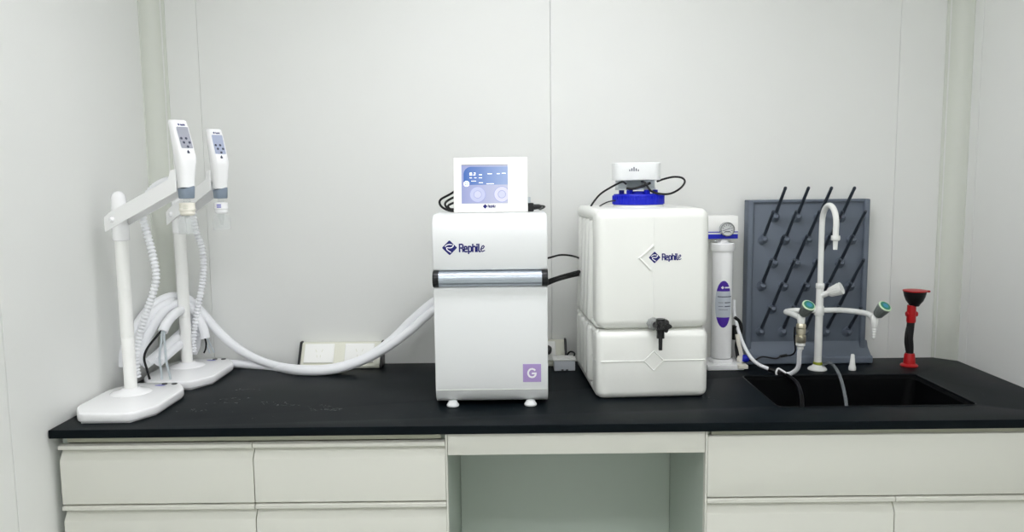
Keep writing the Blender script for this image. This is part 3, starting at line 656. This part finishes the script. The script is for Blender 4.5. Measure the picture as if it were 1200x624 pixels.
# tap
p = at(768, 379.5, TY0-.03)
tp_x = X_(766, 380); tz = Z_(380)
b = bmn(); lathe(b, [(0, 0), (.020, 0), (.020, .010), (.013, .012), (.012, .02), (0, .02)], (tp_x, TY0+.002, tz), (0, -1, 0), 8); tp = obj('tap_nut', b, mat('grey tap nut', (150, 152, 150), .4), t)
b = bmn(); lathe(b, [(0, 0), (.0105, 0), (.0105, .045), (0, .045)], (tp_x+.004, TY0-.012, tz-.002), (.1, -1, 0), 20)
c0 = Vector((tp_x+.012, TY0-.045, tz))
lathe(b, [(.0, .022), (.013, .022), (.014, .014), (.0135, -.012), (.0115, -.016), (.0115, -.036), (.0, -.036)], c0, (0, 0, 1), 20)
lathe(b, [(0, 0), (.0062, 0), (.0055, -.038), (.0, -.038)], c0+Vector((0, 0, -.034)), (0, 0, 1), 16)
tb = obj('tap', b, 'black', t, label='black plastic tap')
b = bmn(); star = []
for k in range(60):
    a = 2*PI*k/60; rr_ = .0165+.0030*math.cos(5*a+.4); star.append((c0.x+.008+rr_*math.cos(a)*1.08, c0.z+.003+rr_*math.sin(a)))
prism(b, star, c0.y-.024, c0.y-.002, 'Y', .0025, 3)
lathe(b, [(0, 0), (.007, 0), (.006, .004), (0, .004)], (c0.x+.008, c0.y-.0235, c0.z+.003), (0, -1, 0), 16); obj('tap_lever', b, 'black', tb)
# neck and cap
CX_, CY_ = at(748, 235, -.28).x+.012, -.288
b = bmn(); lathe(b, [(0, 1.42), (.081, 1.42), (.081, 1.431), (.0, 1.431)], (CX_, CY_, 0), seg=48); obj('neck', b, 'tank', t)
b = bmn(); n = 96; rr = []
prof = [(.0, 1.4315), (.080, 1.4315), (.0825, 1.434), (.0825, 1.449), (.080, 1.452), (.080, 1.462), (.078, 1.4655), (0, 1.4655)]
lathe(b, prof, (CX_, CY_, 0), seg=72)
for k in range(48):
    a = 2*PI*k/48; box(b, (-.0025, .0795, 1.4335), (.0025, .0838, 1.461), .001, 1, Matrix.Translation((CX_, CY_, 0)) @ Matrix.Rotation(a, 4, 'Z'))
for k in range(6):
    a = 2*PI*k/6+.3; box(b, (-.006, .045, 1.465), (.006, .062, 1.4785), .001, 1, Matrix.Translation((CX_, CY_, 0)) @ Matrix.Rotation(a, 4, 'Z'))
lathe(b, [(.0, 1.465), (.038, 1.465), (.038, 1.474), (0, 1.474)], (CX_, CY_, 0)); obj('cap', b, 'blue', t, label='royal blue ribbed screw cap')
# the tank stands turned by three degrees about its front left corner
TR = math.radians(3); pv = Vector((TX0, TY0, 0)); lv_ = t.location-pv; lv_.z = 0
rv = Matrix.Rotation(TR, 3, 'Z') @ lv_
t.rotation_euler = (0, 0, TR); t.location = pv+rv+Vector((0, 0, CT))
# ventilation unit on the cap
ux0, ux1 = at(720.8, 200, -.335).x, at(776, 200, -.335).x
t = thing('vent_unit', 'white rounded box unit with a row of dots, sitting above the blue tank cap', 'device', ((ux0+ux1)/2, -.285, 1.4785))
uz0, uz1 = at(745, 211.5, -.335).z, at(745, 190.5, -.335).z
b = bmn(); prism(b, rrect(ux0, -.335, ux1, -.235, .026, 8), uz0, uz1, 'Z', .004, 3); bx = obj('housing', b, 'mach', t, smooth=30)
b = bmn(); prism(b, rrect(ux0+.010, -.322, ux1-.016, -.245, .012, 5), 1.4785, 1.484, 'Z', .001); 
box(b, (ux0+.012, -.31, 1.484), (ux0+.040, -.25, uz0), .002); box(b, (ux1-.052, -.31, 1.484), (ux1-.018, -.25, uz0), .002); box(b, (ux0+.04, -.262, 1.484), (ux1-.05, -.252, uz0), .001); obj('clear_holder', b, 'frost', t)
b = bmn(); S = surf((0, -.3356, 0), (1, 0, 0), (0, 0, 1))
for x, h_ in ((738, 1.5), (740.5, 3), (743, 5), (745.5, 3), (748, 1.5)):
    p = at(x, 200.4, -.3355); ribbon(b, [(p.x, p.z), (p.x, p.z+h_*.0022)], .0032, S)
obj('dot_logo', b, 'ink', bx, smooth=0)
def wire(P, label, r=.003):
    b = bmn(); tube(b, P, r); tag(obj('cable', b, 'rubber'), label, 'cable')
wire(path((770, 212.8, -.225), (778, 210, -.215), (789, 207.5, -.225), (799, 208.5, -.24), (802.5, 213.5, -.26), (797, 221, -.29), (786, 227, -.32), (775, 227.5, -.34), (763, 224, -.345), (756, 214.5, -.343), (752, 212.8, -.32)), 'black cable looping out to the right of the blue tank cap', .0034)
wire(path((762, 214.5, -.328), (754, 218, -.335), (742, 221.5, -.335), (734, 221, -.335)), 'short black cable crossing under the white unit above the blue cap', .004)
wire(path((734, 216, -.33), (729, 213.5, -.33), (718, 218.5, -.30), (705, 226.5, -.24), (697, 235, -.20), (691, 244.5, -.17), (686, 255, -.045), (684, 275, -.04)), 'black cable arching down to the left from the unit above the tank cap', .0032)
wire(path((721, 235, -.31), (712, 237, -.26), (704, 241, -.22), (699, 245.2, -.17)), 'thin black cable at the left foot of the blue tank cap', .0022)

# ------------------------------------------------------------------ cartridge filter
t = thing('filter_unit', 'white cartridge filter with oval violet label and pressure gauge beside the tank', 'filter', (.735, -.10, CT))
FX = at(846, 350, -.115).x; FY = -.115
p0, p1 = at(829, 280.5, -.135), at(865.3, 253.3, -.135)
b = bmn(); box(b, (p0.x, -.135, p0.z), (p1.x, -.035, p1.z), .002, 2); box(b, (p0.x+.006, -.05, CT+.012), (p1.x-.006, -.035, p0.z+.01), .001, 1); br = obj('bracket', b, 'plate', t)
b = bmn(); zz = at(846, 280.3, -.1355).z; z2 = at(846, 274.8, -.1355).z; box(b, (p0.x+.001, -.1362, zz+.0008), (p1.x-.0005, -.1345, z2)); z3 = at(846, 272.2, -.1355).z; box(b, (p0.x+.001, -.1362, z3-.0015), (p1.x-.0005, -.1345, z3+.0015)); obj('blue_band', b, 'blue', br)
g = at(851.5, 268.8, -.148)
b = bmn(); lathe(b, [(0, .028), (.0215, .028), (.0245, .02), (.0245, .002), (.0225, 0), (.0205, .002), (.0205, .005), (0, .005)], (g.x, -.163, g.z), (0, 1, 0), 32); ga = obj('pressure_gauge', b, 'steel', t)
b = bmn(); lathe(b, [(0, .0042), (.0203, .0042), (.0203, .0048), (0, .0048)], (g.x, -.163, g.z), (0, 1, 0), 32); obj('dial', b, 'dial', ga)
b = bmn(); S = surf((g.x, -.1595, g.z), (1, 0, 0), (0, 0, 1))
for a in range(-45, 226, 30): ribbon(b, [(.013*math.cos(math.radians(a)), .013*math.sin(math.radians(a))), (.0175*math.cos(math.radians(a)), .0175*math.sin(math.radians(a)))], .0014, S)
ribbon(b, [(-.012, -.004), (.010, .004)], .0016, S); ribbon(b, [(-.008, -.008), (.008, -.008)], .003, S); obj('scale', b, 'ink', ga, smooth=0)
zc0, zc1 = at(846, 292, FY).z, at(846, 284.5, FY).z; zb0 = at(846, 421, -.15).z
b = bmn(); lathe(b, [(0, zb0), (.0355, zb0), (.0355, zc0-.002), (0, zc0-.002)], (FX, FY, 0), seg=48); can = obj('cartridge', b, 'white', t)
b = bmn(); lathe(b, [(0, zc0-.006), (.0395, zc0-.006), (.0410, zc0-.002), (.0410, zc1-.003), (.038, zc1), (.02, zc1+.001), (.016, zc1+.012), (0, zc1+.012)], (FX, FY, 0), seg=40); obj('cartridge_head', b, 'white', t)
b = bmn(); q0, q1 = at(829, 430, -.165), at(872, 430, -.165); box(b, (q0.x, -.168, CT), (q1.x, -.035, CT+.020), .003, 3); lathe(b, [(0, CT+.019), (.042, CT+.019), (.042, CT+.028), (.037, CT+.034), (0, CT+.034)], (FX, FY, 0), seg=40); obj('base', b, 'white', t)
# oval label wrapped on the cartridge
def onc(u, z, lift=.0004):
    a = u/.0355; return Vector((FX+(.0355+lift)*math.sin(a), FY-(.0355+lift)*math.cos(a), z))
lc_ = at(847, 357, FY-.0355); u0 = -.0035; LZ, LH, LW = lc_.z, .082, .0295
def band(v0, v1, lift, W=LW):
    b = bmn(); N = 14; K = 8; rows = []
    for j in range(N+1):
        v_ = (v0+v1)/2-(v1-v0)/2*math.cos(PI*j/N) if v1 == 1 else v0+(v1-v0)*j/N; hw = W*math.sqrt(max(0, 1-abs(v_)**2)); rows.append([b.verts.new(onc(u0-hw+2*hw*k/K, LZ+v_*LH, lift)) for k in range(K+1)])
    for A, B in zip(rows, rows[1:]):
        for k in range(K):
            try: b.faces.new((A[k], A[k+1], B[k+1], B[k]))
            except ValueError: pass
    return b
lb = obj('label', band(-1, 1, .0004), 'purple', can, label='oval violet label')
obj('label_centre', band(-.56, .55, .0007), 'labelgrey', lb)
b = bmn()
def cline(bm, u_a, u_b, z, w):
    K = 6; A = [bm.verts.new(onc(u_a+(u_b-u_a)*k/K, z, .001)) for k in range(K+1)]; B = [bm.verts.new(onc(u_a+(u_b-u_a)*k/K, z+w, .001)) for k in range(K+1)]
    for k in range(K): bm.faces.new((A[k], A[k+1], B[k+1], B[k]))
for v_, a_, c_, w_ in ((.30, -.024, .026, .003), (.06, -.021, -.004, .0014), (.05, .0, .022, .003), (-.10, -.021, -.004, .0014), (-.11, .0, .022, .003), (-.24, -.02, .012, .0012)): cline(b, a_, c_, LZ+v_*LH, w_)
obj('label_print', b, 'ink', lb, smooth=0)
b = bmn(); cz = LZ+.71*LH
b.faces.new([b.verts.new(onc(u, z, .001)) for u, z in ((-.013, cz), (-.0075, cz-.0055), (-.002, cz), (-.0075, cz+.0055))])
cline(b, .0, .02, cz-.0025, .005); obj('label_logo', b, 'whiteink', lb, smooth=0)
# fittings on its right
b = bmn()
tube(b, path((861, 372, -.10), (867, 378, -.10), (868.5, 388, -.10), (864, 398, -.10), (863, 408, -.11), (865, 420, -.12)), .006); lathe(b, [(.0, 0), (.013, 0), (.013, .05), (.0, .05)], at(862, 398, -.10), (0, 0, 1), 12)
obj('elbow', b, 'black', t)
b = bmn(); tube(b, path((864, 392, -.12), (865.5, 402, -.125), (868, 412, -.13), (870, 425, -.135)), .0075); lathe(b, [(0, 0), (.012, 0), (.012, .014), (.009, .02), (0, .02)], at(867.5, 424, -.13), (0, 0, 1), 6)
box(b, at(865.5, 433, -.18)+Vector((0, 0, 0)), at(875, 427, -.16)+Vector((0, .012, 0)), .002); obj('fitting', b, 'cream', t)
b = bmn(); lathe(b, [(0, 0), (.011, 0), (.013, .004), (.013, .016), (.009, .022), (0, .022)], at(870, 420, -.14), (1, -.1, -.1), 10); obj('valve_knob', b, 'blue', t)
b = bmn(); tube(b, path((832, 283, -.12), (838, 282.6, -.13), (848, 282.8, -.125), (857, 285, -.12)), .003); obj('pipe', b, 'steel', t)

# ------------------------------------------------------------------ drying rack with pegs
t = thing('drying_rack', 'slate grey peg board drying rack against the back wall behind the tap', 'rack', (1.04, -.03, CT))
RX0, RX1 = .832, 1.262
b = bmn()
ztop = at(945, 234, -.045).z
box(b, (RX0+.018, -.042, CT+.05), (RX1-.016, -.01, ztop-.004), .003, 2)
for a, c in ((RX0, RX0+.020), (RX1-.018, RX1)): box(b, (a, -.055, CT+.04), (c, -.004, ztop), .004, 3)
box(b, (RX0, -.050, ztop-.010), (RX1, -.004, ztop), .003, 3)
bo = obj('board', b, 'rack', t)
b = bmn(); pr = [(-.004, CT), (-.088, CT), (-.094, CT+.004), (-.094, CT+.024), (-.090, CT+.028), (-.078, CT+.030), (-.052, CT+.052), (-.042, CT+.075), (-.004, CT+.075)]
prism(b, pr, RX0-.006, RX1+.012, 'X', .004, 3); obj('drip_tray', b, 'rack', t, smooth=30)
pb = bmn(); dr = Vector((0, -1, 1)).normalized()
lathe(pb, [(0, .0), (.0068, .0), (.0062, .03), (.0052, .14), (.0058, .146), (.0045, .151), (0, .152)], (0, 0, 0), dr, 12)
fb = bmn(); lathe(fb, [(0, -.006), (.0175, -.006), (.0180, .001), (.0155, .005), (.0115, .012), (.0095, .020), (.007, .023), (0, .023)], (0, 0, 0), (0, -1, .25), 20)
lathe(fb, [(0, 0), (.0115, 0), (.0105, .018), (.008, .026), (0, .026)], (0, 0, .001), dr, 16)
rows = [(907.6, 253.8, 4, 25.9), (893.9, 280.4, 5, 25.9), (906, 307.6, 4, 25.9), (892.3, 334.6, 5, 25.8), (904.2, 361, 4, 25.8), (890.7, 388, 5, 25.5)]
peg0 = None
for x, y, n_, s_ in rows:
    for k in range(n_):
        p = at(x+k*s_, y+1, -.043)
        if peg0 is None:
            peg0 = obj('peg', pb, 'peg', t, local=True); f0 = obj('peg_base', fb, 'rack', peg0, local=True); o = peg0
        else:
            o = peg0.copy(); C.objects.link(o); o.parent = t; f = f0.copy(); C.objects.link(f); f.parent = o
        o.location = p-t.location

# ------------------------------------------------------------------ laboratory tap
FXp, FYp = 1.049, -.165
t = thing('laboratory_tap', 'tall white gooseneck laboratory tap with two green capped side valves', 'tap', (FXp, FYp, CT))
b = bmn(); lathe(b, [(0, 0), (.032, 0), (.032, .004), (.028, .008), (.018, .013), (.014, .02), (0, .02)], (FXp, FYp, CT)); obj('base_flange', b, 'tapwhite', t)
zj = at(960, 335, FYp).z; zh = at(959.5, 364, FYp).z
b = bmn(); lathe(b, [(0, CT+.01), (.0128, CT+.01), (.0128, zh), (.0125, zj), (0, zj)], (FXp+.001, FYp, 0)); co = obj('column', b, 'tapwhite', t)
b = bmn(); lathe(b, [(0, -.011), (.0125, -.011), (.0145, -.008), (.0145, .006), (.0125, .009), (0, .009)], (FXp+.001, FYp, zj)); obj('joint', b, 'tapwhite', t)
b = bmn(); zt = at(969, 241, FYp-.06).z; R = .058
pts = [Vector((FXp+.001, FYp, zj)), Vector((FXp+.001, FYp, zt-R-.06)), Vector((FXp+.0015, FYp, zt-R))]+[Vector((FXp+.0015, FYp-R+R*math.cos(math.radians(a)), zt-R+R*math.sin(math.radians(a)))) for a in range(20, 181, 20)]+[Vector((FXp+.001, FYp-2*R, zt-R-.02)), Vector((FXp+.001, FYp-2*R, zt-R-.042))]
tube(b, pts, .0095, 18); obj('gooseneck', b, 'tapwhite', t, smooth=60)
e = pts[-1]; b = bmn(); lathe(b, [(0, .004), (.0135, .004), (.0145, .0), (.0145, -.008), (.012, -.012), (.008, -.013), (.0068, -.042), (0, -.042)], e); obj('spout_tip', b, 'tapwhite', t)
b = bmn(); lathe(b, [(0, -.0165), (.0155, -.0165), (.0165, -.014), (.0165, .013), (.0155, .0155), (0, .0155)], (FXp, FYp, zh)); obj('hub', b, 'tapwhite', t)
LV = at(939, 372, -.295); RV = at(1025, 373, -.295)
b = bmn(); tube(b, [Vector((FXp, FYp, zh)), Vector((FXp-.06, FYp, zh)), Vector((LV.x+.02, FYp+.0, zh)), Vector((LV.x-.012, FYp-.022, zh)), Vector((LV.x-.008, FYp-.06, zh)), Vector((LV.x, -.27, zh-.004)), Vector((LV.x, -.295, zh-.012))], .0095, 16)
obj('side_arm', b, 'tapwhite', t, smooth=60)
b = bmn(); tube(b, [Vector((FXp, FYp, zh)), Vector((FXp+.06, FYp, zh)), Vector((RV.x-.055, FYp-.002, zh)), Vector((RV.x-.018, FYp-.035, zh)), Vector((RV.x, FYp-.09, zh-.001)), Vector((RV.x, -.295, zh-.014))], .0095, 16)
obj('side_arm', b, 'tapwhite', t, smooth=60)
def knob(p, ax, green=True, L=.042, nm='valve'):
    ax = Vector(ax).normalized()
    b = bmn(); lathe(b, [(0, 0), (.0125, .0), (.0135, .002), (.0205, L-.004), (.0215, L), (.0205, L+.0025), (.0, L+.0025)], p, ax, 28)
    for k in range(16):
        a = 2*PI*k/16; bb = bmn(); box(bb, (-.0012, -.0009, .004), (.0012, .0009, L-.005)); bb.transform(Matrix.Translation(p) @ frame_to(ax) @ Matrix.Rotation(a, 4, 'Z') @ Matrix.Translation((.0140, 0, 0)) @ Matrix.Rotation(math.atan2(.007, L), 4, 'Y')); merge(b, bb)
    kn = obj('knob', b, 'tapgrey' if green else 'tapwhite', t, label='ribbed grey knob with a green button' if green else 'plain white knob')
    if green:
        b = bmn(); lathe(b, [(0, L+.002), (.0212, L+.002), (.0212, L+.0045), (.0195, L+.0055), (0, L+.0055)], p, ax, 28); k1 = obj('knob_ring', b, 'palegreen', kn)
        b = bmn(); lathe(b, [(0, L+.005), (.0172, L+.005), (.0165, L+.0068), (0, L+.0068)], p, ax, 28); obj('index_button', b, 'tapgreen', kn)
        b = bmn(); lathe(b, [(0, L+.0065), (.0095, L+.0065), (.009, L+.0074), (0, L+.0074)], p, ax, 20); obj('index_centre', b, 'tapblue', kn)
for p, ax, nz in ((LV, (.16, -.62, .75), 0), (RV, (.26, -.60, .75), 1)):
    b = bmn(); lathe(b, [(0, -.020), (.0115, -.020), (.0125, -.016), (.0125, .006), (.011, .010), (0, .012)], p); tube(b, [p, p+Vector(ax)*.022], .0095, 16, False); obj('valve_body', b, 'tapwhite', t)
    knob(p+Vector(ax)*.014, ax)
b = bmn(); lathe(b, [(0, -.018), (.0105, -.018), (.0085, -.030), (.0065, -.032)]+[(.0065-.0003*k+(.0014 if k % 2 else 0), -.034-.0042*k) for k in range(9)]+[(0, -.072)], RV); obj('hose_nozzle', b, 'tapwhite', t)
# middle valve on the column
pm = Vector((FXp+.006, FYp-.006, at(963, 346, FYp).z)); axm = (.72, -.55, .42)
b = bmn(); tube(b, [pm, pm+Vector(axm)*.03], .010, 16, False); obj('valve_body', b, 'tapwhite', t)
knob(pm+Vector(axm)*.024, axm, False, .044)
# quick coupling and feed tube at the left valve
ct_ = thing('hose_coupling', 'nickel plated hose coupling hanging under the left tap valve', 'coupling', LV+Vector((0, 0, -.12)))
b = bmn(); q = LV+Vector((0, 0, -.020))
lathe(b, [(0, 0), (.012, 0), (.0165, -.006), (.0165, -.014), (.012, -.016)], q, seg=8); lathe(b, [(.0135, -.016), (.0155, -.018), (.0155, -.034), (.0135, -.036), (.0135, -.040), (.0165, -.041), (.0165, -.062), (.0145, -.066), (0, -.066)], q); obj('nickel_body', b, 'chrome', ct_)
b = bmn(); lathe(b, [(0, -.0655), (.0155, -.0655), (.0155, -.073), (.0105, -.078), (.0105, -.086), (0, -.086)], q); obj('white_nut', b, 'tapwhite', ct_)
e = q+Vector((0, 0, -.084))
b = bmn(); tube(b, [e, e+Vector((-.001, .005, -.015))]+path((935.5, 430, -.27), (929, 437, -.25), (921, 439, -.235), (913, 436.5, -.225)), .0075, 14); tag(obj('feed_hose', b, 'hose', smooth=60), 'white hose curving from the nickel coupling to the sink edge', 'hose')
b = bmn(); tube(b, path((860, 352, -.06), (860.5, 366, -.075), (863.5, 381, -.105), (870, 401, -.13), (879, 418, -.17), (889, 427.5, -.20), (901.5, 433, -.222)), .0062, 14); tag(obj('filter_hose', b, 'hose', smooth=60), 'white hose descending beside the filter to the left corner of the sink', 'hose')
t2 = thing('hose_clip', 'white plastic clip and black sleeve joining the hoses at the sink edge', 'clip', at(907, 436, -.225))
b = bmn(); tube(b, path((900, 432.5, -.221), (906, 434.5, -.223), (914, 437, -.226)), .0088, 14); obj('sleeve', b, 'black', t2)
b = bmn(); tube(b, path((911, 441.5, -.232), (909.5, 437, -.236), (912, 432.5, -.236), (917, 435, -.24), (921, 437.5, -.245)), .0035, 10); obj('clip', b, 'white', t2)
b = bmn(); tube(b, path((914, 437.2, -.226), (925, 442, -.26), (934, 450, -.32), (938.5, 462, -.40), (940, 478, -.46), (940, 500, -.50)), .007, 14); tag(obj('drain_hose', b, 'smoke', smooth=60), 'dark hose hanging over the rear edge into the sink, left side', 'hose')
b = bmn(); tube(b, path((931.5, 384, -.30), (931, 396, -.28), (932, 411, -.16), (927, 416.5, -.12), (917, 417, -.115), (909, 420.5, -.115), (893.7, 418.5, -.115), (885, 422, -.11), (876, 423, -.10)), .0028)
tube(b, path((922, 416.6, -.118), (914, 418.2, -.118)), .005, 10); tag(obj('black_wire', b, 'rubber'), 'thin black wire with a joint hanging across the drying rack tray', 'cable')
b = bmn(); lathe(b, [(0, -.004), (.0145, -.004), (.0155, .0), (.0155, .006), (.0142, .010), (0, .010)], (FXp+.001, FYp, at(959, 427.5, FYp).z)); tag(obj('tape_wrap', b, 'earth'), 'yellow green tape around the foot of the white tap column', 'tape')
b = bmn(); z_ = CT+.035
tube(b, [Vector((FXp+.014, FYp-.008, CT+.012))]+path((971, 425.5, -.20), (978, 430, -.23), (984, 441, -.27), (988.5, 456, -.35), (992, 476, -.43), (993, 496, -.47)), .0056, 14); tag(obj('clear_hose', b, 'cleartube', smooth=60), 'clear hose running from the tap foot over the rim into the sink', 'hose')
p = at(998.6, 434, -.18)
b = bmn(); lathe(b, [(0, 0), (.0115, 0), (.0125, .002), (.0125, .012), (.0105, .015), (.0095, .02), (.0062, .052), (.005, .056), (0, .056)], (p.x, p.y, CT)); tag(obj('nozzle_tip', b, 'tapwhite'), 'small white cone nozzle standing upright behind the sink', 'nozzle')

# ------------------------------------------------------------------ red and black eyewash style stand
bx_, by_ = at(1065.5, 425, -.13).x, -.13
t = thing('eyewash_nozzle', 'red and black upright nozzle with a wide lidded cup in the right corner', 'eyewash', (bx_, by_, CT))
b = bmn(); lathe(b, [(0, 0), (.0285, 0), (.0295, .003), (.027, .0065), (.0195, .010), (.0175, .04), (.015, .046), (0, .046)], (bx_, by_, CT)); obj('base_holder', b, 'red', t, label='red flared foot')
z1_ = at(1065, 376, by_).z; z2_ = at(1065, 358, by_).z; z3_ = at(1065, 341.5, by_).z
b = bmn(); tube(b, [(bx_, by_, CT+.03), (bx_-.001, by_, CT+.07), (bx_-.004, by_, CT+.10), (bx_-.002, by_, CT+.13), (bx_, by_, z1_+.005)], .0128, 18)
tube(b, [(bx_-.012, by_-.005, CT+.055), (bx_-.018, by_-.006, CT+.085), (bx_-.017, by_-.006, CT+.12), (bx_-.011, by_-.004, CT+.145)], .005, 10); obj('grip', b, 'rubber', t, smooth=60)
b = bmn(); lathe(b, [(0, z1_-.006), (.0145, z1_-.006), (.0155, z1_), (.0145, z2_), (0, z2_)], (bx_, by_, 0)); lathe(b, [(0, -.019), (.008, -.019), (.0095, -.017), (.0095, .017), (.008, .019), (0, .019)], (bx_+.001, by_, (z1_+z2_)/2-.004), (1, 0, 0), 16); obj('valve', b, 'red', t)
b = bmn(); lathe(b, [(0, z2_-.003), (.015, z2_-.003), (.019, z2_+.004), (.028, z2_+.016), (.034, z2_+.032), (.0375, z3_-.002), (.038, z3_), (.036, z3_), (.03, z3_-.006), (0, z3_-.01)], (bx_+.009, by_, 0), seg=36); cu_ = obj('cup', b, 'rubber', t)
b = bmn(); lathe(b, [(0, z3_-.001), (.038, z3_-.001), (.0395, z3_+.001), (.0385, z3_+.0035), (.02, z3_+.006), (0, z3_+.006)], (bx_+.009, by_, 0), seg=36)
box(b, (bx_+.044, by_-.007, z3_-.005), (bx_+.060, by_+.007, z3_+.002), .002); obj('lid', b, 'red', t)

# ------------------------------------------------------------------ water droplets left on the worktop
b = bmn(); rnd = random.Random(3)
def droplets(n, x0, x1, y0, y1, s=.0042):
    for _ in range(n):
        x, y = rnd.uniform(x0, x1), rnd.uniform(y0, y1); r = rnd.uniform(.3, 1)*s
        lathe(b, [(r, CT-.0001), (r*.9, CT+r*.12), (r*.5, CT+r*.22), (0, CT+r*.25)], (x, y, 0), (0, 0, 1), 8)
for _ in range(9):
    cx, cy = rnd.uniform(-.98, -.5), rnd.uniform(-.64, -.30); droplets(14, cx-.05, cx+.05, cy-.012, cy+.012)
droplets(22, .50, .62, -.53, -.50, .0025); droplets(30, -.9, .2, -.72, -.55, .0018); droplets(40, 1.38, 1.57, -.6, -.2, .0022)
o = obj('water_droplets', b, 'water'); tag(o, 'tiny water droplets scattered over the black worktop', 'droplets', kind='stuff')

# ------------------------------------------------------------------ world and view
w = bpy.data.worlds.new('world'); bpy.context.scene.world = w; w.use_nodes = True
w.node_tree.nodes['Background'].inputs[0].default_value = (.9, .95, 1, 1); w.node_tree.nodes['Background'].inputs[1].default_value = .3
vs = bpy.context.scene.view_settings
vs.view_transform = 'Standard'; vs.look = 'None'; vs.gamma = 1; vs.use_curve_mapping = False; vs.exposure = 0.03
bpy.context.scene.cycles.max_bounces = 12; bpy.context.scene.cycles.diffuse_bounces = 8
